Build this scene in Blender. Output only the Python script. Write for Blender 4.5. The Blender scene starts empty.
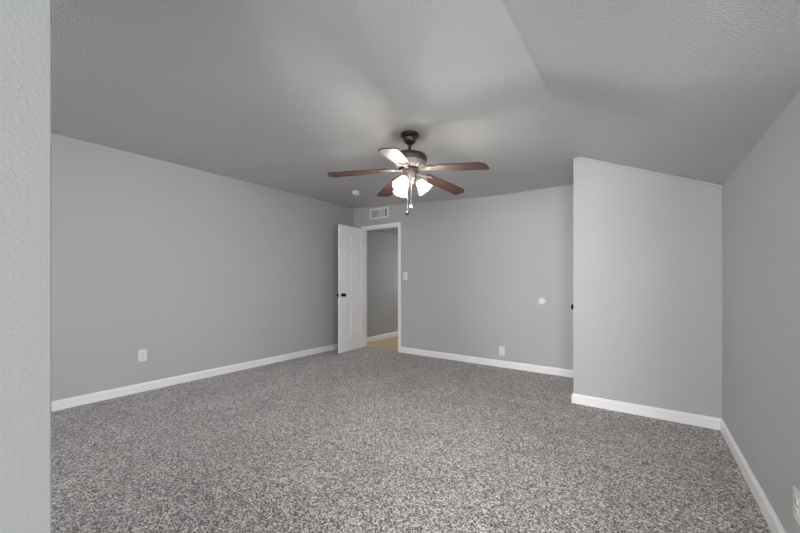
import bpy, bmesh, math, random
from mathutils import Vector, Matrix
random.seed(7)
S = bpy.context.scene
COL = S.collection
PI = math.pi

# ---------------------------------------------------------------- camera
CAM_H = 1.137
F_PX, YAW, HORIZON = 344.5, math.radians(35.47), 281.4
cam_data = bpy.data.cameras.new('camera')
cam_data.sensor_fit = 'HORIZONTAL'
cam_data.sensor_width = 36.0
cam_data.lens = F_PX * 36.0 / 800.0
cam_data.shift_y = (HORIZON - 266.5) / 800.0
cam_data.clip_start = 0.02
cam = bpy.data.objects.new('camera', cam_data)
COL.objects.link(cam)
cam.location = (0, 0, CAM_H)
cam.rotation_euler = (PI / 2, 0, YAW)
S.camera = cam

# ---------------------------------------------------------------- world, daylight, exposure
world = bpy.data.worlds.new('daylight')
S.world = world
world.use_nodes = True
wn = world.node_tree
wn.nodes.clear()
w_out = wn.nodes.new('ShaderNodeOutputWorld')
w_bg = wn.nodes.new('ShaderNodeBackground')
w_sky = wn.nodes.new('ShaderNodeTexSky')
w_sky.sky_type = 'HOSEK_WILKIE'
w_sky.turbidity = 6.0
w_sky.sun_direction = Vector((0.2, 0.9, 0.8)).normalized()
w_bg.inputs['Strength'].default_value = 0.5
wn.links.new(w_sky.outputs[0], w_bg.inputs[0])
wn.links.new(w_bg.outputs[0], w_out.inputs[0])


def area(name, loc, direction, sx, sy, power, color):
    l = bpy.data.lights.new(name, 'AREA')
    l.shape = 'RECTANGLE'
    l.size, l.size_y = sx, sy
    l.energy = power
    l.color = color
    o = bpy.data.objects.new(name, l)
    COL.objects.link(o)
    o.location = loc
    o.rotation_euler = Vector(direction).to_track_quat('-Z', 'Y').to_euler()
    return o


# added area lights stand in for daylight outside the unseen windows
area('daylight_gable_window', (-0.21, -3.42, 1.32), (0, 1, 0), 1.0, 1.05, 140, (1.0, 0.99, 0.975))
area('added_recess_light', (1.45, -3.42, 1.20), (0, 1, 0), 1.1, 1.0, 140, (1.0, 0.99, 0.975))  # added from the right so the far wall darkens beside the closet
area('added_left_gable_light', (-2.55, -3.42, 1.32), (0, 1, 0), 1.9, 1.05, 56, (0.94, 0.97, 1.0))  # added fill for the far wall, door and carpet
area('added_side_light', (1.75, 1.56, 1.18), (-1, 0, 0), 0.68, 1.15, 62, (0.93, 0.965, 1.0))  # added to brighten the left wall without flooding the partition
area('added_hall_light', (-3.62, 8.2, 1.4), (0, -1, 0), 0.8, 1.0, 44, (0.97, 0.98, 1.0))  # added to lift the dim hall

S.view_settings.view_transform = 'Standard'
S.view_settings.look = 'None'
S.view_settings.gamma = 1.0
S.view_settings.use_curve_mapping = False
S.view_settings.exposure = 0.20


# ---------------------------------------------------------------- materials
def new_mat(name):
    m = bpy.data.materials.new(name)
    m.use_nodes = True
    nt = m.node_tree
    b = nt.nodes['Principled BSDF']
    return m, nt, b


def srgb(r, g, b):
    def f(c):
        c /= 255.0
        return c / 12.92 if c <= 0.04045 else ((c + 0.055) / 1.055) ** 2.4
    return (f(r), f(g), f(b), 1.0)


def coords(nt, scale=(1, 1, 1), kind='Object'):
    tc = nt.nodes.new('ShaderNodeTexCoord')
    mp = nt.nodes.new('ShaderNodeMapping')
    mp.inputs['Scale'].default_value = scale
    nt.links.new(tc.outputs[kind], mp.inputs[0])
    return mp.outputs[0]


def paint(name, color, rough=0.55, bump_scale=120, bump=0.15, dist=0.002, spec=0.5, flat=None, detail=3):
    """rolled or stippled wall paint: a little mottling and a raised texture"""
    m, nt, b = new_mat(name)
    c = coords(nt)
    n = nt.nodes.new('ShaderNodeTexNoise')
    n.inputs['Scale'].default_value = bump_scale
    n.inputs['Detail'].default_value = detail
    n.inputs['Roughness'].default_value = 0.55
    nt.links.new(c, n.inputs['Vector'])
    h = n.outputs[0]
    if flat:
        r = nt.nodes.new('ShaderNodeValToRGB')
        r.color_ramp.elements[0].position = flat[0]
        r.color_ramp.elements[1].position = flat[1]
        nt.links.new(h, r.inputs[0])
        h = r.outputs[0]
    bp = nt.nodes.new('ShaderNodeBump')
    bp.inputs['Strength'].default_value = bump
    bp.inputs['Distance'].default_value = dist
    nt.links.new(h, bp.inputs['Height'])
    nt.links.new(bp.outputs[0], b.inputs['Normal'])
    n2 = nt.nodes.new('ShaderNodeTexNoise')
    n2.inputs['Scale'].default_value = 2.2
    n2.inputs['Detail'].default_value = 4
    nt.links.new(c, n2.inputs['Vector'])
    mx = nt.nodes.new('ShaderNodeMix')
    mx.data_type = 'RGBA'
    mx.inputs[6].default_value = tuple(v * 0.97 for v in color[:3]) + (1,)
    mx.inputs[7].default_value = tuple(v * 1.03 for v in color[:3]) + (1,)
    nt.links.new(n2.outputs[0], mx.inputs[0])
    nt.links.new(mx.outputs[2], b.inputs['Base Color'])
    b.inputs['Roughness'].default_value = rough
    b.inputs['Specular IOR Level'].default_value = spec
    return m


GREY = srgb(188, 188, 188)
M_WALL = paint('grey_wall_paint', GREY, 0.6, 90, 0.25, 0.002, 0.35)
M_PART = paint('stippled_grey_wall_paint', srgb(178, 181, 184), 0.5, 110, 0.22, 0.0015, 0.4, (0.5, 0.75))
M_CEIL = paint('textured_grey_ceiling_paint', srgb(205, 205, 205), 0.30, 125, 0.9, 0.005, 0.5, (0.40, 0.66))
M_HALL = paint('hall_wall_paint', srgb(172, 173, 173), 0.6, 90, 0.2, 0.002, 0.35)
M_TRIM = paint('white_trim_paint', srgb(246, 246, 247), 0.4, 30, 0.05, 0.001, 0.5)
M_DOOR = paint('white_door_paint', srgb(250, 250, 251), 0.42, 60, 0.06, 0.001, 0.5)
M_PLATE = paint('white_plastic', srgb(236, 235, 232), 0.35, 20, 0.0, 0.001, 0.5)


def plain(name, color, rough=0.5, metal=0.0, var=0.08, scale=40):
    m, nt, b = new_mat(name)
    c = coords(nt)
    n = nt.nodes.new('ShaderNodeTexNoise')
    n.inputs['Scale'].default_value = scale
    n.inputs['Detail'].default_value = 3
    nt.links.new(c, n.inputs['Vector'])
    mx = nt.nodes.new('ShaderNodeMix')
    mx.data_type = 'RGBA'
    mx.inputs[6].default_value = tuple(v * (1 - var) for v in color[:3]) + (1,)
    mx.inputs[7].default_value = tuple(min(1, v * (1 + var)) for v in color[:3]) + (1,)
    nt.links.new(n.outputs[0], mx.inputs[0])
    nt.links.new(mx.outputs[2], b.inputs['Base Color'])
    b.inputs['Roughness'].default_value = rough
    b.inputs['Metallic'].default_value = metal
    return m


M_BRONZE = plain('oil_rubbed_bronze', srgb(74, 58, 54), 0.35, 0.75, 0.2, 25)
M_MOTOR = plain('dark_bronze_motor', srgb(72, 64, 66), 0.42, 0.6, 0.15, 25)
M_BRASSY = plain('antiqued_bronze_trim', srgb(142, 133, 126), 0.5, 0.35, 0.35, 60)
M_IRON = plain('blade_bracket_bronze', srgb(146, 136, 133), 0.42, 0.45, 0.2, 30)  # bronze made paler: its overexposed look is put into the colour
M_KNOB = plain('dark_bronze_knob', srgb(40, 34, 32), 0.22, 0.9, 0.1, 30)
M_NICKEL = plain('satin_metal', srgb(190, 188, 184), 0.3, 0.9, 0.05, 30)
M_SLOT = plain('dark_slot', srgb(40, 38, 36), 0.7, 0.0, 0.05, 30)
M_DUCT = plain('dark_duct', srgb(118, 118, 120), 0.8, 0.0, 0.1, 30)
M_CHAIN = plain('bead_chain_metal', srgb(150, 146, 142), 0.35, 0.6, 0.05, 30)


def carpet_mat():
    m, nt, b = new_mat('speckled_taupe_carpet')
    c = coords(nt)
    v = nt.nodes.new('ShaderNodeTexVoronoi')
    v.inputs['Scale'].default_value = 235
    v.inputs['Randomness'].default_value = 1.0
    nt.links.new(c, v.inputs['Vector'])
    sep = nt.nodes.new('ShaderNodeSeparateColor')
    nt.links.new(v.outputs['Color'], sep.inputs[0])
    ramp = nt.nodes.new('ShaderNodeValToRGB')
    ramp.color_ramp.interpolation = 'LINEAR'
    e = ramp.color_ramp.elements
    e[0].position, e[0].color = 0.24, srgb(40, 37, 36)
    e[1].position, e[1].color = 0.76, srgb(255, 251, 249)
    x = e.new(0.42); x.color = srgb(118, 113, 111)
    x = e.new(0.58); x.color = srgb(186, 180, 178)
    v2 = nt.nodes.new('ShaderNodeTexVoronoi')
    v2.inputs['Scale'].default_value = 155
    nt.links.new(c, v2.inputs['Vector'])
    sep2 = nt.nodes.new('ShaderNodeSeparateColor')
    nt.links.new(v2.outputs['Color'], sep2.inputs[0])
    av = nt.nodes.new('ShaderNodeMix')
    av.data_type = 'FLOAT'
    av.inputs[0].default_value = 0.42
    nt.links.new(sep.outputs[0], av.inputs[2])
    nt.links.new(sep2.outputs[0], av.inputs[3])
    v3 = nt.nodes.new('ShaderNodeTexVoronoi')
    v3.inputs['Scale'].default_value = 105
    nt.links.new(c, v3.inputs['Vector'])
    sep3 = nt.nodes.new('ShaderNodeSeparateColor')
    nt.links.new(v3.outputs['Color'], sep3.inputs[0])
    av2 = nt.nodes.new('ShaderNodeMix')
    av2.data_type = 'FLOAT'
    av2.inputs[0].default_value = 0.30
    nt.links.new(av.outputs[0], av2.inputs[2])
    nt.links.new(sep3.outputs[0], av2.inputs[3])
    nt.links.new(av2.outputs[0], ramp.inputs[0])
    # broad vacuum marks and traffic wear
    n = nt.nodes.new('ShaderNodeTexNoise')
    n.inputs['Scale'].default_value = 2.6
    n.inputs['Detail'].default_value = 5
    n.inputs['Roughness'].default_value = 0.6
    nt.links.new(c, n.inputs['Vector'])
    mr = nt.nodes.new('ShaderNodeMapRange')
    mr.inputs[1].default_value, mr.inputs[2].default_value = 0.3, 0.7
    mr.inputs[3].default_value, mr.inputs[4].default_value = 0.72, 0.97
    nt.links.new(n.outputs[0], mr.inputs[0])
    mul = nt.nodes.new('ShaderNodeMix')
    mul.data_type = 'RGBA'
    mul.blend_type = 'MULTIPLY'
    mul.inputs[0].default_value = 1.0
    nt.links.new(ramp.outputs[0], mul.inputs[6])
    nt.links.new(mr.outputs[0], mul.inputs[7])
    nt.links.new(mul.outputs[2], b.inputs['Base Color'])
    b.inputs['Roughness'].default_value = 0.95
    b.inputs['Specular IOR Level'].default_value = 0.1
    bp = nt.nodes.new('ShaderNodeBump')
    bp.invert = True
    bp.inputs['Strength'].default_value = 0.45
    bp.inputs['Distance'].default_value = 0.004
    b.inputs['Sheen Weight'].default_value = 0.35
    b.inputs['Sheen Roughness'].default_value = 0.6
    b.inputs['Sheen Tint'].default_value = (0.9, 0.87, 0.86, 1)
    nt.links.new(v.outputs['Distance'], bp.inputs['Height'])
    nt.links.new(bp.outputs[0], b.inputs['Normal'])
    return m


M_CARPET = carpet_mat()


def wood_mat(name, dark, light, axis_scale, rough=0.35):
    m, nt, b = new_mat(name)
    c = coords(nt, axis_scale)
    n = nt.nodes.new('ShaderNodeTexNoise')
    n.inputs['Scale'].default_value = 6
    n.inputs['Detail'].default_value = 6
    n.inputs['Roughness'].default_value = 0.65
    n.inputs['Distortion'].default_value = 0.6
    nt.links.new(c, n.inputs['Vector'])
    r = nt.nodes.new('ShaderNodeValToRGB')
    r.color_ramp.elements[0].position, r.color_ramp.elements[0].color = 0.35, dark
    r.color_ramp.elements[1].position, r.color_ramp.elements[1].color = 0.68, light
    nt.links.new(n.outputs[0], r.inputs[0])
    nt.links.new(r.outputs[0], b.inputs['Base Color'])
    b.inputs['Roughness'].default_value = rough
    return m


M_BLADE = wood_mat('dark_rosewood_blade', srgb(46, 29, 28), srgb(86, 52, 48), (1.0, 9.0, 9.0), 0.6)
M_PLANK = wood_mat('tan_plank_flooring', srgb(200, 170, 134), srgb(232, 204, 168), (8.0, 0.8, 1.0), 0.4)


def glass_mat():
    m = bpy.data.materials.new('window_glass')
    m.use_nodes = True
    nt = m.node_tree
    nt.nodes.clear()
    o = nt.nodes.new('ShaderNodeOutputMaterial')
    mx = nt.nodes.new('ShaderNodeMixShader')
    fr = nt.nodes.new('ShaderNodeFresnel')
    fr.inputs[0].default_value = 1.3
    t = nt.nodes.new('ShaderNodeBsdfTransparent')
    g = nt.nodes.new('ShaderNodeBsdfGlossy')
    g.inputs['Roughness'].default_value = 0.02
    nt.links.new(fr.outputs[0], mx.inputs[0])
    nt.links.new(t.outputs[0], mx.inputs[1])
    nt.links.new(g.outputs[0], mx.inputs[2])
    nt.links.new(mx.outputs[0], o.inputs[0])
    return m


M_GLASS = glass_mat()


def shade_mat():
    """lit frosted lamp glass: glows, scatters and lets part of the bulb's light through"""
    m = bpy.data.materials.new('lit_frosted_lamp_glass')
    m.use_nodes = True
    nt = m.node_tree
    nt.nodes.clear()
    o = nt.nodes.new('ShaderNodeOutputMaterial')
    tr = nt.nodes.new('ShaderNodeBsdfTranslucent')
    tp = nt.nodes.new('ShaderNodeBsdfTransparent')
    tr.inputs[0].default_value = (0.95, 0.92, 0.86, 1)
    tp.inputs[0].default_value = (1.0, 0.97, 0.92, 1)
    em = nt.nodes.new('ShaderNodeEmission')
    em.inputs[0].default_value = (1.0, 0.95, 0.86, 1)
    em.inputs[1].default_value = 1.0
    mx = nt.nodes.new('ShaderNodeMixShader')
    mx.inputs[0].default_value = 0.18
    ad = nt.nodes.new('ShaderNodeAddShader')
    nt.links.new(tr.outputs[0], mx.inputs[1])
    nt.links.new(tp.outputs[0], mx.inputs[2])
    nt.links.new(mx.outputs[0], ad.inputs[0])
    nt.links.new(em.outputs[0], ad.inputs[1])
    nt.links.new(ad.outputs[0], o.inputs[0])
    return m


M_SHADE = shade_mat()


def bulb_mat():
    m = bpy.data.materials.new('lit_bulb')
    m.use_nodes = True
    nt = m.node_tree
    b = nt.nodes['Principled BSDF']
    b.inputs['Base Color'].default_value = (1, 0.97, 0.9, 1)
    b.inputs['Emission Color'].default_value = (1, 0.95, 0.85, 1)
    b.inputs['Emission Strength'].default_value = 10.0
    return m


M_BULB = bulb_mat()


# ---------------------------------------------------------------- mesh helpers
def obj(name, bm, mat, parent=None, smooth=False, bevel=0.0):
    bmesh.ops.remove_doubles(bm, verts=bm.verts, dist=1e-6)
    bmesh.ops.recalc_face_normals(bm, faces=bm.faces)
    me = bpy.data.meshes.new(name)
    bm.to_mesh(me)
    bm.free()
    me.materials.append(mat)
    if smooth:
        for p in me.polygons:
            p.use_smooth = True
        try:
            me.set_sharp_from_angle(angle=math.radians(38))
        except Exception:
            pass
    o = bpy.data.objects.new(name, me)
    COL.objects.link(o)
    if parent:
        o.parent = parent
    if bevel:
        md = o.modifiers.new('edge', 'BEVEL')
        md.width = bevel
        md.segments = 2
        md.limit_method = 'ANGLE'
    return o


def box(bm, x0, x1, y0, y1, z0, z1, mx=None):
    r = bmesh.ops.create_cube(bm, size=1.0)
    m = Matrix.Translation(((x0 + x1) / 2, (y0 + y1) / 2, (z0 + z1) / 2)) @ Matrix.Diagonal((x1 - x0, y1 - y0, z1 - z0, 1))
    if mx is not None:
        m = mx @ m
    bmesh.ops.transform(bm, matrix=m, verts=r['verts'])
    return r['verts']


def prism_xz(bm, pts, y0, y1):
    """closed polygon in X, Z pushed from y0 to y1"""
    a = [bm.verts.new((x, y0, z)) for x, z in pts]
    b = [bm.verts.new((x, y1, z)) for x, z in pts]
    n = len(pts)
    bm.faces.new(a)
    bm.faces.new(list(reversed(b)))
    for i in range(n):
        bm.faces.new((a[i], b[i], b[(i + 1) % n], a[(i + 1) % n]))


def prism_xy(bm, pts, z0, z1, mx=None):
    a = [bm.verts.new((x, y, z0)) for x, y in pts]
    b = [bm.verts.new((x, y, z1)) for x, y in pts]
    n = len(pts)
    bm.faces.new(a)
    bm.faces.new(list(reversed(b)))
    for i in range(n):
        bm.faces.new((a[i], b[i], b[(i + 1) % n], a[(i + 1) % n]))
    if mx is not None:
        bmesh.ops.transform(bm, matrix=mx, verts=a + b)


def lathe(bm, prof, seg=32, mx=None, wave=None):
    """profile of (radius, z); radius 0 closes to a point"""
    rings = []
    vs = []
    for k, (r, z) in enumerate(prof):
        if r < 1e-6:
            v = bm.verts.new((0, 0, z))
            rings.append([v])
            vs.append(v)
        else:
            ring = []
            for i in range(seg):
                a = 2 * PI * i / seg
                rr = r * (1 + (wave[0] * wave[2][k] * math.cos(wave[1] * a) if wave else 0))
                ring.append(bm.verts.new((rr * math.cos(a), rr * math.sin(a), z)))
            rings.append(ring)
            vs += ring
    for p, q in zip(rings, rings[1:]):
        if len(p) == 1 and len(q) == 1:
            continue
        for i in range(seg):
            j = (i + 1) % seg
            if len(p) == 1:
                bm.faces.new((p[0], q[i], q[j]))
            elif len(q) == 1:
                bm.faces.new((p[i], p[j], q[0]))
            else:
                bm.faces.new((p[i], p[j], q[j], q[i]))
    if mx is not None:
        bmesh.ops.transform(bm, matrix=mx, verts=vs)
    return vs


def tube(bm, pts, r, seg=10):
    pts = [Vector(p) for p in pts]
    rings = []
    for i, p in enumerate(pts):
        d = (pts[min(i + 1, len(pts) - 1)] - pts[max(i - 1, 0)]).normalized()
        up = Vector((0, 0, 1)) if abs(d.z) < 0.9 else Vector((1, 0, 0))
        a = d.cross(up).normalized()
        b = d.cross(a).normalized()
        rr = r[i] if isinstance(r, (list, tuple)) else r
        rings.append([bm.verts.new(p + (a * math.cos(2 * PI * k / seg) + b * math.sin(2 * PI * k / seg)) * rr) for k in range(seg)])
    for p, q in zip(rings, rings[1:]):
        for k in range(seg):
            bm.faces.new((p[k], p[(k + 1) % seg], q[(k + 1) % seg], q[k]))
    bm.faces.new(rings[0])
    bm.faces.new(list(reversed(rings[-1])))


def empty(name, loc, rot=(0, 0, 0)):
    o = bpy.data.objects.new(name, None)
    o.empty_display_size = 0.1
    COL.objects.link(o)
    o.location = loc
    o.rotation_euler = rot
    return o


def tag(o, label=None, cat=None, group=None, kind=None):
    if label: o['label'] = label
    if cat: o['category'] = cat
    if group: o['group'] = group
    if kind: o['kind'] = kind
    return o


def struct(o, label, cat):
    return tag(o, label, cat, kind='structure')


# ---------------------------------------------------------------- the room's measures (metres, camera above the origin)
XL, XR, YB, YF = -4.232, 0.48, 4.509, -3.20
XC, YC = -0.550, 3.573                 # closet's outer corner
XP, YP = -0.90, 0.146                  # partition beside the camera and its end
TH = 0.12
DX0, DX1, DZ = -3.990, -3.242, 2.038   # doorway
XA, YA, ZA = 2.30, 0.98, 1.869         # unseen recess off the low right wall, added for its window light
TB = 0.09                              # thickness of the far wall
CEIL = [(XL, 2.436), (-1.713, 2.287), (-0.482, 2.287), (XR, 1.869)]


def zc(x):
    p = CEIL
    if x <= p[0][0]: a, b = p[0], p[1]
    elif x >= p[-1][0]: a, b = p[-2], p[-1]
    else:
        for a, b in zip(p, p[1:]):
            if a[0] <= x <= b[0]: break
    return a[1] + (b[1] - a[1]) * (x - a[0]) / (b[0] - a[0])


def under_ceiling(x0, x1, z0, drop=0.0):
    """outline in X, Z from z0 up to the ceiling between x0 and x1"""
    xs = [x0] + [p[0] for p in CEIL if x0 + 1e-4 < p[0] < x1 - 1e-4] + [x1]
    return [(x0, z0), (x1, z0)] + [(x, zc(x) - drop) for x in reversed(xs)]


# floor and ceiling
bm = bmesh.new()
box(bm, XL - TH, XR + TH, YF - TH, YB + 0.045, -0.10, 0.0)
box(bm, XR + TH, XA + TH, YF - TH, YA + TH, -0.10, 0.0)
struct(obj('floor', bm, M_CARPET), 'speckled taupe carpet covering the whole bedroom floor', 'floor')
bm = bmesh.new()
xs = [XL - TH] + [p[0] for p in CEIL[1:-1]] + [XR + TH]
prism_xz(bm, [(x, zc(x)) for x in xs] + [(x, zc(x) + 0.10) for x in reversed(xs)], YF - TH, YB + TB)
struct(obj('ceiling', bm, M_CEIL), 'textured grey ceiling sloping down toward the low right wall', 'ceiling')

# walls
bm = bmesh.new()
prism_xz(bm, under_ceiling(XL - TH, XL, 0), YF - TH, YB + TB)
struct(obj('wall_left', bm, M_WALL), 'long plain grey wall behind the open white door', 'wall')
bm = bmesh.new()
prism_xz(bm, under_ceiling(XL, DX0 - 0.02, 0), YB, YB + TB)
prism_xz(bm, under_ceiling(DX0 - 0.02, DX1 + 0.02, DZ + 0.02), YB, YB + TB)
prism_xz(bm, under_ceiling(DX1 + 0.02, XR + TH, 0), YB, YB + TB)
struct(obj('wall_back', bm, M_WALL), 'grey far wall with the doorway, vent and light switch', 'wall')
bm = bmesh.new()
W2 = (1.22, 1.90, 0.55, 1.78)          # added dormer recess, keeps direct light off the partition: y0, y1, z0, z1
XN = 1.45                              # the dormer's outer wall
top = zc(XR)
for y0, y1, z0, z1 in ((YA, W2[0], 0, top), (W2[1], YB, 0, top), (W2[0], W2[1], 0, W2[2]), (W2[0], W2[1], W2[3], top)):
    pts = [(XR, z0), (XR + TH, z0), (XR + TH, zc(XR + TH) if z1 == top else z1), (XR, z1)]
    prism_xz(bm, pts, y0, y1)
box(bm, XR + TH, XA + TH, YA, YA + TH, 0, ZA)
struct(obj('wall_right', bm, M_WALL), 'low grey knee wall on the right below the sloping ceiling', 'wall')
bm = bmesh.new()
prism_xz(bm, under_ceiling(XC, XR, 0), YC, YC + 0.10)
struct(obj('wall_closet', bm, M_WALL), 'grey closet wall jutting into the room beside the low right wall', 'wall')
bm = bmesh.new()
C0, C1 = 3.78, 4.42                    # closet doorway in the hidden side
x1 = XC + 0.10
prism_xz(bm, under_ceiling(XC, x1, 0), YC + 0.10, C0)
prism_xz(bm, under_ceiling(XC, x1, 2.0), C0, C1)
prism_xz(bm, under_ceiling(XC, x1, 0), C1, YB)
struct(obj('wall_closet_side', bm, M_WALL), 'side of the closet that faces the open bedroom', 'wall')
bm = bmesh.new()
prism_xz(bm, under_ceiling(XP - TH, XP, 0), -1.6, YP)
struct(obj('wall_partition', bm, M_PART, bevel=0.002), 'pale stippled wall end close by at the left edge', 'wall')
bm = bmesh.new()
box(bm, XA, XA + TH, YF - TH, YA, 0, ZA)
struct(obj('wall_added_recess', bm, M_WALL), 'outer wall of the low recess added beside the viewpoint for window light', 'wall')
bm = bmesh.new()
box(bm, XR + TH, XA + TH, YF - TH, YA + TH, ZA, ZA + 0.10)
struct(obj('ceiling_added_recess', bm, M_CEIL), 'flat low ceiling of the unseen added recess beside the viewpoint', 'ceiling')
bm = bmesh.new()
W5 = (0.90, 2.00, 0.70, 1.70)          # window added in the recess
for x0, x1, z0, z1 in ((XR, W5[0], 0, ZA), (W5[1], XA, 0, ZA), (W5[0], W5[1], 0, W5[2]), (W5[0], W5[1], W5[3], ZA)):
    box(bm, x0, x1, YF - TH, YF, z0, z1)
struct(obj('wall_added_recess_gable', bm, M_WALL), 'end wall of the added recess with an unseen window', 'wall')
bm = bmesh.new()
W1 = (-0.70, 0.28, 0.80, 1.80)         # gable window: x0, x1, z0, z1
W4 = (-3.50, -1.60, 0.80, 1.80)        # wide window added left of the partition for fill light
for x0, x1 in ((XL, W4[0]), (W4[1], W1[0]), (W1[1], XR)):
    prism_xz(bm, under_ceiling(x0, x1, 0), YF - TH, YF)
for w in (W1, W4):
    prism_xz(bm, under_ceiling(w[0], w[1], w[3]), YF - TH, YF)
    box(bm, w[0], w[1], YF - TH, YF, 0, w[2])
struct(obj('wall_gable', bm, M_WALL), 'grey gable wall with two unseen windows behind the viewpoint, the wide one added', 'wall')


# windows
def window(name, w, h, loc, rotz, label):
    """sash window seen from +Y, in a wall from y=-TH to 0"""
    root = empty(name, loc, (0, 0, rotz))
    struct(root, label, 'window')
    bm = bmesh.new()
    f = 0.05
    box(bm, -w / 2, -w / 2 + f, -0.09, -0.03, 0, h)
    box(bm, w / 2 - f, w / 2, -0.09, -0.03, 0, h)
    box(bm, -w / 2 + f, w / 2 - f, -0.09, -0.03, 0, f)
    box(bm, -w / 2 + f, w / 2 - f, -0.09, -0.03, h - f, h)
    box(bm, -w / 2 + f, w / 2 - f, -0.085, -0.035, h / 2 - 0.02, h / 2 + 0.02)
    obj('window_frame', bm, M_TRIM, root)
    bm = bmesh.new()
    box(bm, -w / 2 + f, w / 2 - f, -0.062, -0.058, f, h / 2 - 0.02)
    box(bm, -w / 2 + f, w / 2 - f, -0.062, -0.058, h / 2 + 0.02, h - f)
    obj('pane', bm, M_GLASS, root)
    bm = bmesh.new()
    box(bm, -w / 2 + 0.001, w / 2 - 0.001, -0.03, 0.03, 0.001, 0.018)
    obj('window_sill', bm, M_TRIM, root, bevel=0.003)
    return root


window('window_1', W1[1] - W1[0], W1[3] - W1[2], ((W1[0] + W1[1]) / 2, YF, W1[2]), 0, 'unseen white sash window in the gable wall behind the viewpoint')
bm = bmesh.new()
box(bm, XR + TH, XN + TH, W2[0] - TH, W2[0], W2[2] - TH, W2[3] + TH)
box(bm, XR + TH, XN + TH, W2[1], W2[1] + TH, W2[2] - TH, W2[3] + TH)
box(bm, XR + TH, XN + TH, W2[0], W2[1], W2[2] - TH, W2[2])
box(bm, XR + TH, XN + TH, W2[0], W2[1], W2[3], W2[3] + TH)
struct(obj('wall_added_dormer', bm, M_WALL), 'unseen dormer recess added in the low right wall to aim window light', 'wall')
window('window_added_dormer', W2[1] - W2[0], W2[3] - W2[2], (XN, (W2[0] + W2[1]) / 2, W2[2]), PI / 2, 'unseen white sash window in the added dormer recess beside the viewpoint')

window('window_added_left', W4[1] - W4[0], W4[3] - W4[2], ((W4[0] + W4[1]) / 2, YF, W4[2]), 0, 'unseen wide white window added in the gable wall left of the partition')

window('window_added_recess', W5[1] - W5[0], W5[3] - W5[2], ((W5[0] + W5[1]) / 2, YF, W5[2]), 0, 'unseen white window added in the end wall of the low recess')

# the hall beyond the doorway
HX0, HX1, HY, HZ = -4.24, -2.95, 8.0, 2.125
bm = bmesh.new()
box(bm, HX0 - TH, HX1 + TH, YB + 0.045, HY + TH, -0.10, 0.0)
struct(obj('floor_hall', bm, M_PLANK), 'tan plank floor of the hall through the doorway', 'floor')
bm = bmesh.new()
box(bm, HX0 - TH, HX1 + TH, YB + TB, HY + TH, HZ, HZ + 0.1)
struct(obj('ceiling_hall', bm, M_HALL), 'low hall ceiling seen through the top of the doorway', 'ceiling')
bm = bmesh.new()
box(bm, HX0 - TH, HX0, YB + TB, HY + TH, 0, HZ)
struct(obj('wall_hall_left', bm, M_HALL), 'dim grey hall wall seen through the doorway', 'wall')
bm = bmesh.new()
box(bm, HX1, HX1 + TH, YB + TB, HY + TH, 0, HZ)
struct(obj('wall_hall_right', bm, M_HALL), 'hall wall hidden behind the far bedroom wall', 'wall')
bm = bmesh.new()
hw = (-4.02, -3.22, 0.9, 1.9)  # unseen window, added to light the hall
box(bm, HX0, hw[0], HY, HY + TH, 0, HZ)
box(bm, hw[1], HX1, HY, HY + TH, 0, HZ)
box(bm, hw[0], hw[1], HY, HY + TH, 0, hw[2])
box(bm, hw[0], hw[1], HY, HY + TH, hw[3], HZ)
struct(obj('wall_hall_end', bm, M_HALL), 'end wall of the hall with a small added window', 'wall')
window('window_added_hall', hw[1] - hw[0], hw[3] - hw[2], ((hw[0] + hw[1]) / 2, HY, hw[2]), PI, 'unseen white sash window added at the end of the hall')

# baseboards: a moulded strip
BH, BT = 0.088, 0.014
PROF = [(0, 0), (BT, 0), (BT, BH - 0.018), (BT - 0.004, BH - 0.010), (BT - 0.008, BH), (0, BH)]


def baseboard(name, p0, p1, normal, label, ext0=0.0, ext1=0.0):
    """moulded strip from p0 to p1 on the floor, standing out along normal; ext miters past an outer corner"""
    p0, p1, n = Vector(p0 + (0,)), Vector(p1 + (0,)), Vector(normal + (0,))
    d = (p1 - p0).normalized()
    bm = bmesh.new()
    a = [bm.verts.new(p0 + n * u + Vector((0, 0, z)) - d * ext0 * u) for u, z in PROF]
    b = [bm.verts.new(p1 + n * u + Vector((0, 0, z)) + d * ext1 * u) for u, z in PROF]
    k = len(PROF)
    bm.faces.new(a)
    bm.faces.new(list(reversed(b)))
    for i in range(k):
        bm.faces.new((a[i], b[i], b[(i + 1) % k], a[(i + 1) % k]))
    return struct(obj(name, bm, M_TRIM), label, 'baseboard')


CW = 0.050                              # casing width
baseboard('baseboard_left', (XL, YF), (XL, YB), (1, 0), 'white baseboard along the long left wall', -1, -1)
baseboard('baseboard_back', (DX1 + CW, YB), (XC, YB), (0, -1), 'white baseboard along the far wall right of the doorway', 0, -1)
baseboard('baseboard_back_left', (XL, YB), (DX0 - CW, YB), (0, -1), 'short white baseboard hidden behind the open door', -1, 0)
baseboard('baseboard_closet', (XC, YC), (XR, YC), (0, -1), 'white baseboard along the foot of the closet wall', 1, -1)
baseboard('baseboard_closet_side', (XC, YC), (XC, C0 - 0.056), (-1, 0), 'white baseboard around the closet corner', 1, 0)
baseboard('baseboard_right', (XR, YA), (XR, YC), (-1, 0), 'white baseboard along the low right wall', 0, -1)
baseboard('baseboard_partition', (XP, -1.6), (XP, YP), (1, 0), 'white baseboard at the foot of the stippled partition', 0, 0)
baseboard('baseboard_hall', (HX0, YB + TB), (HX0, HY), (1, 0), 'white baseboard along the hall wall', 0, -1)

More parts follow.
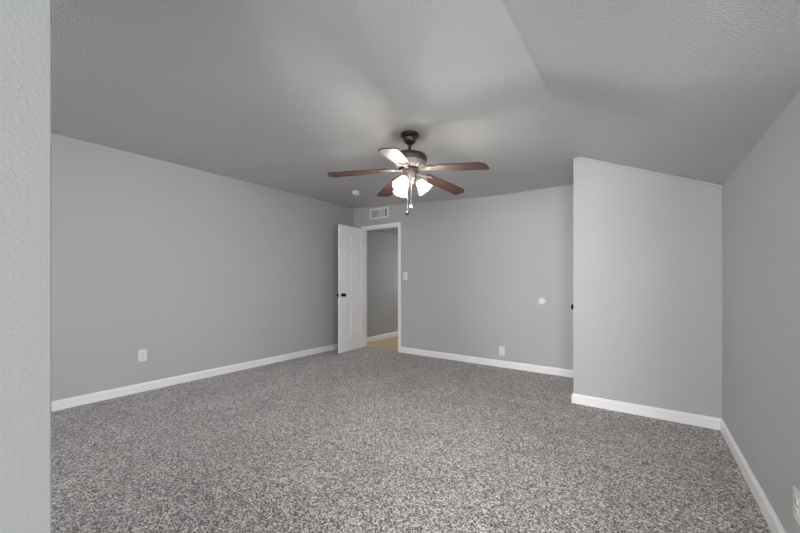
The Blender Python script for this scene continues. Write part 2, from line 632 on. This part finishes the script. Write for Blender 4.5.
# thin trims on the closet wall
bm = bmesh.new()
xs = [XC - 0.001, -0.482, XR - 0.001]
zt = [zc(x) for x in xs]
prism_xz(bm, [(x, z - 0.022) for x, z in zip(xs, zt)] + [(x, z) for x, z in reversed(list(zip(xs, zt)))], YC - 0.012, YC)
struct(obj('trim_1', bm, M_WALL, bevel=0.003), 'thin painted strip along the sloping top of the closet wall', 'trim')
bm = bmesh.new()
box(bm, XR - 0.016, XR, YC - 0.010, YC, BH, zc(XR) - 0.022)
struct(obj('trim_2', bm, M_WALL, bevel=0.003), 'thin painted strip in the corner of closet wall and right wall', 'trim')

# door casing and jamb
bm = bmesh.new()
ct = 0.014
box(bm, DX0 - CW, DX0, YB - ct, YB, 0, DZ + CW)
box(bm, DX1, DX1 + CW, YB - ct, YB, 0, DZ + CW)
box(bm, DX0, DX1, YB - ct, YB, DZ, DZ + CW)
box(bm, DX0 - 0.019, DX0, YB, YB + TB, 0, DZ)
box(bm, DX1, DX1 + 0.019, YB, YB + TB, 0, DZ)
box(bm, DX0 - 0.019, DX1 + 0.019, YB, YB + TB, DZ, DZ + 0.019)
box(bm, DX1 - 0.011, DX1, YB + 0.042, YB + 0.075, 0, DZ)       # door stop
box(bm, DX0, DX1, YB + 0.042, YB + 0.075, DZ - 0.011, DZ)
struct(obj('trim_3', bm, M_TRIM, bevel=0.002), 'white casing around the doorway to the hall', 'trim')


# ---------------------------------------------------------------- the six-panel door, standing open
def knob_bm(sign):
    bm = bmesh.new()
    prof = [(0, 0), (0.031, 0), (0.033, 0.004), (0.028, 0.010), (0.014, 0.014), (0.012, 0.030), (0.018, 0.038),
            (0.026, 0.046), (0.028, 0.054), (0.025, 0.062), (0.015, 0.067), (0, 0.068)]
    lathe(bm, prof, 24, Matrix.Rotation(-PI / 2 * sign, 4, 'X'))
    return bm


def panel_door(name, w, h, t, label):
    """leaf in local X from the hinge, faces at y=0 and y=-t"""
    root = empty(name, (0, 0, 0))
    struct(root, label, 'door')
    bm = bmesh.new()
    st, ml = 0.105, 0.085
    pw = (w - 2 * st - ml) / 2
    xs = [0, st, st + pw, st + pw + ml, w - st, w]
    zs = [0, 0.20, 0.80, 0.98, 1.60, 1.69, 1.87, h]
    for side, y in ((1, 0.0), (-1, -t)):
        grid = [[bm.verts.new((x, y, z)) for x in xs] for z in zs]
        cells = []
        for j in range(len(zs) - 1):
            for i in range(len(xs) - 1):
                q = [grid[j][i], grid[j][i + 1], grid[j + 1][i + 1], grid[j + 1][i]]
                if side == 1: q.reverse()
                f = bm.faces.new(q)
                f.normal_update()
                if i in (1, 3) and j in (1, 3, 5):
                    cells.append(f)
        bmesh.ops.inset_individual(bm, faces=cells, thickness=0.004, depth=0.0)
        bmesh.ops.inset_individual(bm, faces=cells, thickness=0.011, depth=-0.016)
        bmesh.ops.inset_individual(bm, faces=cells, thickness=0.020, depth=0.010)
    for (x0, z0, x1_, z1_) in ((0, 0, w, 0), (0, h, w, h), (0, 0, 0, h), (w, 0, w, h)):
        pass
    bm.verts.ensure_lookup_table()
    bound = [e for e in bm.edges if len(e.link_faces) == 1]
    bmesh.ops.bridge_loops(bm, edges=bound)
    obj('door_panel', bm, M_DOOR, root)
    return root


DW, DH, DT = 0.655, 2.026, 0.035
door = panel_door('door_1', DW, DH, DT, 'white six-panel door standing open against the left wall')
ang = math.atan2(-0.655, 0.050)
door.location = (DX0 + 0.037, YB - 0.004, 0.008)
door.rotation_euler = (0, 0, ang)
for s, y in ((1, 0.0), (-1, -DT)):
    k = obj('knob', knob_bm(s), M_KNOB, door, smooth=True)
    k.location = (DW - 0.060, y, 0.915)
    tag(k, 'dark bronze round door knob')
bm = bmesh.new()
box(bm, DW, DW + 0.0015, -DT + 0.005, -0.005, 0.87, 0.93)
obj('latch_plate', bm, M_NICKEL, door)
for z in (0.16, 0.95, 1.76):
    bm = bmesh.new()
    lathe(bm, [(0, 0), (0.006, 0), (0.006, 0.09), (0, 0.09)], 12, Matrix.Translation((-0.004, -DT - 0.006, z)))
    box(bm, -0.0012, 0.0004, -DT, -0.004, z, z + 0.09)
    tag(obj('hinge', bm, M_NICKEL, door), 'satin metal hinge')

# closet door: shut, in the hidden side of the closet; only its knob shows past the corner
cd = empty('door_2', (XC + 0.004, C0 + 0.006, 0.012))
struct(cd, 'closet door around the corner, only its dark knob showing', 'door')
bm = bmesh.new()
box(bm, 0, 0.035, 0, C1 - C0 - 0.012, 0, 1.985)
obj('door_panel', bm, M_DOOR, cd, bevel=0.002)
k = obj('knob', knob_bm(1), M_KNOB, cd, smooth=True)
k.rotation_euler = (0, 0, PI / 2)
k.location = (0, 0.062, 0.868)
tag(k, 'dark bronze round door knob')
bm = bmesh.new()
for y0, y1, z0, z1 in ((C0 - 0.05, C0, 0, 2.05), (C1, C1 + 0.05, 0, 2.05), (C0, C1, 2.0, 2.05)):
    box(bm, XC - 0.012, XC, y0, y1, z0, z1)
struct(obj('trim_4', bm, M_TRIM, bevel=0.002), 'white casing around the closet door, around the corner', 'trim')


# ---------------------------------------------------------------- things on the walls (local: face toward +Y)
def outlet(loc, rotz, label):
    r = empty('wall_outlet', loc, (0, 0, rotz))
    tag(r, label, 'outlet', 'duplex outlets low on the walls')
    bm = bmesh.new()
    box(bm, -0.037, 0.037, 0, 0.006, -0.060, 0.060)
    obj('cover_plate', bm, M_PLATE, r, bevel=0.0025)
    for z in (0.021, -0.021):
        bm = bmesh.new()
        pts = []
        for k in range(24):
            a = 2 * PI * k / 24
            pts.append((0.017 * math.cos(a), max(-0.0135, min(0.0135, 0.017 * math.sin(a)))))
        prism_xy(bm, pts, 0.006, 0.0085, Matrix.Translation((0, 0, z)) @ Matrix(((1, 0, 0, 0), (0, 0, 1, 0), (0, 1, 0, 0), (0, 0, 0, 1))))
        s = obj('socket', bm, M_PLATE, r)
        bm = bmesh.new()
        box(bm, -0.0085, -0.0055, 0.0083, 0.0090, z + 0.000, z + 0.009)
        box(bm, 0.0055, 0.0085, 0.0083, 0.0090, z + 0.001, z + 0.008)
        lathe(bm, [(0, 0), (0.0028, 0), (0.0028, 0.0007), (0, 0.0007)], 12, Matrix.Translation((0, 0.0083, z - 0.007)) @ Matrix.Rotation(-PI / 2, 4, 'X'))
        tag(obj('slot', bm, M_SLOT, s), 'dark socket slots')
    bm = bmesh.new()
    lathe(bm, [(0, 0), (0.003, 0), (0.0025, 0.001), (0, 0.0012)], 12, Matrix.Translation((0, 0.006, 0)) @ Matrix.Rotation(-PI / 2, 4, 'X'))
    obj('screw', bm, M_NICKEL, r)
    return r


outlet((XL, 1.355, 0.373), -PI / 2, 'white duplex outlet low on the long left wall')
outlet((-1.55, YB, 0.214), PI, 'white duplex outlet low on the far wall below the round cover')
outlet((XR, 1.970, 0.272), PI / 2, 'white duplex outlet low on the right wall, cut by the frame')

r = empty('light_switch', (-3.105, YB, 1.222), (0, 0, PI))
tag(r, 'white toggle light switch on the far wall beside the doorway', 'light switch')
bm = bmesh.new()
box(bm, -0.040, 0.040, 0, 0.006, -0.063, 0.063)
obj('cover_plate', bm, M_PLATE, r, bevel=0.0025)
bm = bmesh.new()
box(bm, -0.005, 0.005, 0.004, 0.018, -0.006, 0.010, Matrix.Rotation(math.radians(18), 4, 'X'))
obj('toggle', bm, M_PLATE, r, bevel=0.001)
for z in (0.03, -0.03):
    bm = bmesh.new()
    lathe(bm, [(0, 0), (0.0032, 0), (0.0026, 0.0011), (0, 0.0013)], 12, Matrix.Translation((0, 0.006, z)) @ Matrix.Rotation(-PI / 2, 4, 'X'))
    obj('screw', bm, M_NICKEL, r)

r = empty('blank_cover', (-1.046, YB, 0.893), (0, 0, PI))
tag(r, 'small round white blank cover on the far wall', 'cover plate')
bm = bmesh.new()
lathe(bm, [(0, 0), (0.041, 0), (0.041, 0.004), (0.037, 0.008), (0.026, 0.009), (0.024, 0.0065), (0, 0.006)], 32, Matrix.Rotation(-PI / 2, 4, 'X'))
obj('cover_disc', bm, M_PLATE, r, smooth=True)

# supply vent above the door
VW, VH = 0.410, 0.185
r = empty('air_vent', (-3.640, YB, 2.280), (0, 0, PI))
tag(r, 'white rectangular supply vent on the far wall above the doorway', 'vent')
bm = bmesh.new()
f = 0.032
box(bm, -VW / 2, -VW / 2 + f, 0, 0.012, -VH / 2, VH / 2)
box(bm, VW / 2 - f, VW / 2, 0, 0.012, -VH / 2, VH / 2)
box(bm, -VW / 2 + f, VW / 2 - f, 0, 0.012, -VH / 2, -VH / 2 + f)
box(bm, -VW / 2 + f, VW / 2 - f, 0, 0.012, VH / 2 - f, VH / 2)
obj('frame', bm, M_PLATE, r, bevel=0.003)
bm = bmesh.new()
box(bm, -VW / 2 + f, VW / 2 - f, 0.0005, 0.0015, -VH / 2 + f, VH / 2 - f)
tag(obj('backing', bm, M_DUCT, r), 'dark duct behind the slats')
slats = [(0.150 - 0.034 * k, 14, 0.0042) for k in range(5)] + [(-0.008 - 0.0195 * k, -38, 0.0050) for k in range(7)]
for x, tilt, hw_ in slats:
    bm = bmesh.new()
    box(bm, -0.0012 if tilt < 0 else -0.005, 0.0012 if tilt < 0 else 0.005, -hw_, hw_, -VH / 2 + f, VH / 2 - f, Matrix.Translation((x, 0.0075, 0)) @ Matrix.Rotation(math.radians(tilt), 4, 'Z'))
    obj('slat', bm, M_PLATE, r)
# smoke detector on the ceiling
sx, sy = -3.27, 3.54
sl = math.atan2(CEIL[1][1] - CEIL[0][1], CEIL[1][0] - CEIL[0][0])
r = empty('smoke_detector', (sx, sy, zc(sx)), (0, -sl, 0))
tag(r, 'small round white smoke detector on the ceiling near the doorway', 'smoke detector')
bm = bmesh.new()
lathe(bm, [(0, 0), (0.062, 0), (0.062, -0.010), (0, -0.010)], 32)
obj('base', bm, M_PLATE, r, smooth=True)
bm = bmesh.new()
lathe(bm, [(0, -0.010), (0.056, -0.010), (0.058, -0.024), (0.052, -0.038), (0.036, -0.045), (0, -0.046)], 32)
body = obj('housing', bm, M_PLATE, r, smooth=True)
bm = bmesh.new()
for k in range(16):
    box(bm, 0.046, 0.0585, -0.006, 0.006, -0.030, -0.026, Matrix.Rotation(2 * PI * k / 16, 4, 'Z'))
tag(obj('grille', bm, M_SLOT, body), 'dark sensing slots')

# ---------------------------------------------------------------- the ceiling fan
FX, FY = -1.498, 2.237
fan = empty('ceiling_fan', (FX, FY, zc(FX) - 0.001))
fan.rotation_mode = 'AXIS_ANGLE'
fan.rotation_axis_angle = (math.radians(1.2), -math.sin(YAW), math.cos(YAW), 0)   # hangs a touch out of plumb
tag(fan, 'dark bronze five-blade ceiling fan with three lit glass shades', 'ceiling fan')
bm = bmesh.new()
lathe(bm, [(0, 0), (0.070, 0), (0.073, -0.010), (0.071, -0.020), (0.062, -0.026), (0.052, -0.034), (0.049, -0.050), (0.040, -0.066), (0.026, -0.078), (0.017, -0.082), (0, -0.082)], 40)
obj('canopy', bm, M_BRONZE, fan, smooth=True)
bm = bmesh.new()
lathe(bm, [(0, -0.080), (0.0125, -0.080), (0.0125, -0.160), (0, -0.160)], 20)
dr = obj('downrod', bm, M_BRONZE, fan, smooth=True)
bm = bmesh.new()
lathe(bm, [(0, -0.128), (0.020, -0.128), (0.024, -0.136), (0.024, -0.150), (0.030, -0.158), (0, -0.158)], 24)
tag(obj('coupling', bm, M_IRON, dr, smooth=True), 'lighter coupling at the foot of the rod')
bm = bmesh.new()
lathe(bm, [(0, -0.152), (0.050, -0.152), (0.095, -0.158), (0.125, -0.168), (0.135, -0.180), (0.137, -0.205), (0.132, -0.214),
           (0.128, -0.216), (0.126, -0.222), (0, -0.222)], 48)
motor = obj('motor_housing', bm, M_MOTOR, fan, smooth=True)
bm = bmesh.new()
lathe(bm, [(0, -0.222), (0.127, -0.222), (0.125, -0.236), (0.112, -0.256), (0.090, -0.268), (0.066, -0.274), (0, -0.274)], 48)
for k in range(24):     # raised leaf-like ribs around the bowl
    a = 2 * PI * k / 24
    tube(bm, [(0.126 * math.cos(a), 0.126 * math.sin(a), -0.227), (0.117 * math.cos(a), 0.117 * math.sin(a), -0.252),
              (0.094 * math.cos(a), 0.094 * math.sin(a), -0.268)], [0.004, 0.005, 0.003], 6)
tag(obj('motor_bowl', bm, M_BRASSY, motor, smooth=True), 'paler antiqued bowl under the motor')
bm = bmesh.new()
lathe(bm, [(0, -0.274), (0.082, -0.274), (0.084, -0.284), (0.078, -0.292), (0, -0.292)], 40)
obj('flywheel', bm, M_MOTOR, fan, smooth=True)
bm = bmesh.new()
lathe(bm, [(0, -0.292), (0.050, -0.292), (0.053, -0.300), (0.053, -0.345), (0.048, -0.356), (0.040, -0.364), (0.042, -0.372),
           (0.034, -0.388), (0.016, -0.396), (0.008, -0.408), (0, -0.410)], 36)
obj('switch_housing', bm, M_IRON, fan, smooth=True)

# blades: one is built, the others are copies
R0, R1 = 0.165, 0.628


def blade_outline():
    pts = []
    side = ((R0, 0.046), (R0 + 0.012, 0.053), (0.30, 0.060), (0.45, 0.066))
    pts += [(x, -w) for x, w in side]
    pts += [(R1 - 0.045, -0.070), (R1 - 0.004, -0.036), (R1, -0.028), (R1, 0.052), (R1 - 0.006, 0.062), (R1 - 0.018, 0.069)]
    pts += [(x, w) for x, w in reversed(side)]
    return pts


DROOP, PITCH = math.radians(7.0), math.radians(-3)
TILT = Matrix.Rotation(DROOP, 4, 'Y') @ Matrix.Rotation(PITCH, 4, 'X')
bm = bmesh.new()
prism_xy(bm, blade_outline(), -0.004, 0.004, TILT)
blade = obj('blade', bm, M_BLADE, fan, bevel=0.0015)
bm = bmesh.new()
# bracket: a forked arm from the flywheel to a plate under the blade
prism_xy(bm, [(0.060, -0.018), (0.110, -0.013), (0.150, -0.016), (0.175, -0.034), (0.205, -0.040), (0.235, -0.030), (0.225, -0.020),
              (0.195, -0.018), (0.185, 0.0), (0.195, 0.018), (0.225, 0.020), (0.235, 0.030), (0.205, 0.040), (0.175, 0.034),
              (0.150, 0.016), (0.110, 0.013), (0.060, 0.018)], -0.0095, -0.0042, TILT)
br = obj('blade_bracket', bm, M_IRON, blade, bevel=0.002)
tag(br, 'forked metal bracket holding the blade')
bm = bmesh.new()
for px, py in ((0.205, -0.030), (0.205, 0.030), (0.168, 0.0)):
    lathe(bm, [(0, -0.0135), (0.004, -0.012), (0.0055, -0.0094), (0, -0.0094)], 12, TILT @ Matrix.Translation((px, py, 0)))
BZ = -0.270
blade.location = (0, 0, BZ)
bm.free()
angles = [291.3, 3.3, 75.3, 147.3, 219.3]
for k, a in enumerate(angles):
    if k == 0:
        b = blade
    else:
        b = blade.copy()
        COL.objects.link(b)
        b.parent = fan
        c = br.copy()
        COL.objects.link(c)
        c.parent = b
    b.rotation_euler = (0, 0, math.radians(a))

# lamps: arm, socket cup, glass shade, bulb
SHADE_T = math.radians(38)
for a in (35.5, 155.5, 275.5):
    az = math.radians(a)
    rot = Matrix.Rotation(az, 4, 'Z')
    bm = bmesh.new()
    tube(bm, [rot @ Vector(p) for p in ((0.036, 0, -0.338), (0.048, 0, -0.334), (0.060, 0, -0.338), (0.066, 0, -0.350))], 0.008, 12)
    base = rot @ Matrix.Translation((0.063, 0, -0.346)) @ Matrix.Rotation(-SHADE_T, 4, 'Y')
    lathe(bm, [(0, 0), (0.016, 0), (0.026, -0.008), (0.029, -0.024), (0.027, -0.028), (0, -0.028)], 24, base)
    arm = obj('lamp_arm', bm, M_IRON, fan, smooth=True)
    bm = bmesh.new()
    prof = [(0.026, -0.022), (0.030, -0.032), (0.035, -0.048), (0.041, -0.068), (0.048, -0.090), (0.058, -0.111), (0.062, -0.116)]
    inner = [(r_ - 0.003, z_ + 0.001) for r_, z_ in reversed(prof)]
    wv = [0, 0, 0.1, 0.3, 0.5, 0.9, 1.0]
    lathe(bm, prof + inner, 48, base, (0.03, 8, wv + wv[::-1]))
    sh = obj('lamp_shade', bm, M_SHADE, fan, smooth=True)
    tag(sh, 'glowing white bell-shaped glass shade')
    bm = bmesh.new()
    lathe(bm, [(0, -0.030), (0.012, -0.030), (0.013, -0.045), (0.024, -0.066), (0.028, -0.082), (0.024, -0.098), (0.012, -0.107), (0, -0.109)], 20, base)
    tag(obj('light_bulb', bm, M_BULB, sh, smooth=True), 'lit white bulb')
    l = bpy.data.lights.new('fan_lamp_light', 'POINT')
    l.energy = 23
    l.color = (1.0, 0.975, 0.94)
    l.shadow_soft_size = 0.055
    lo = bpy.data.objects.new('fan_lamp_light', l)
    COL.objects.link(lo)
    lo.parent = fan
    lo.location = (base @ Vector((0, 0, -0.100)))

# pull chains with their fobs
for (lx, ly, z0, z1, fob) in ((0.020, -0.045, -0.345, -0.600, 'dark'), (0.036, -0.020, -0.345, -0.555, 'pale')):
    bm = bmesh.new()
    n = int((z0 - z1) / 0.006)
    tube(bm, [(lx, ly, z0), (lx, ly, (z0 + z1) / 2), (lx, ly, z1)], 0.0014, 6)
    for i in range(n):
        bmesh.ops.create_icosphere(bm, subdivisions=1, radius=0.0026, matrix=Matrix.Translation((lx, ly, z0 - (i + 0.5) * 0.006)))
    ch = obj('pull_chain', bm, M_CHAIN, fan, smooth=True)
    bm = bmesh.new()
    lathe(bm, [(0, 0), (0.004, -0.002), (0.006, -0.010), (0.013, -0.020), (0.015, -0.028), (0.012, -0.036), (0.005, -0.041), (0, -0.042)], 20,
          Matrix.Translation((lx, ly, z1)))
    f_ = obj('fob', bm, M_BRONZE if fob == 'dark' else M_CHAIN, ch, smooth=True)
    tag(f_, 'dark turned fob' if fob == 'dark' else 'pale metal fob')
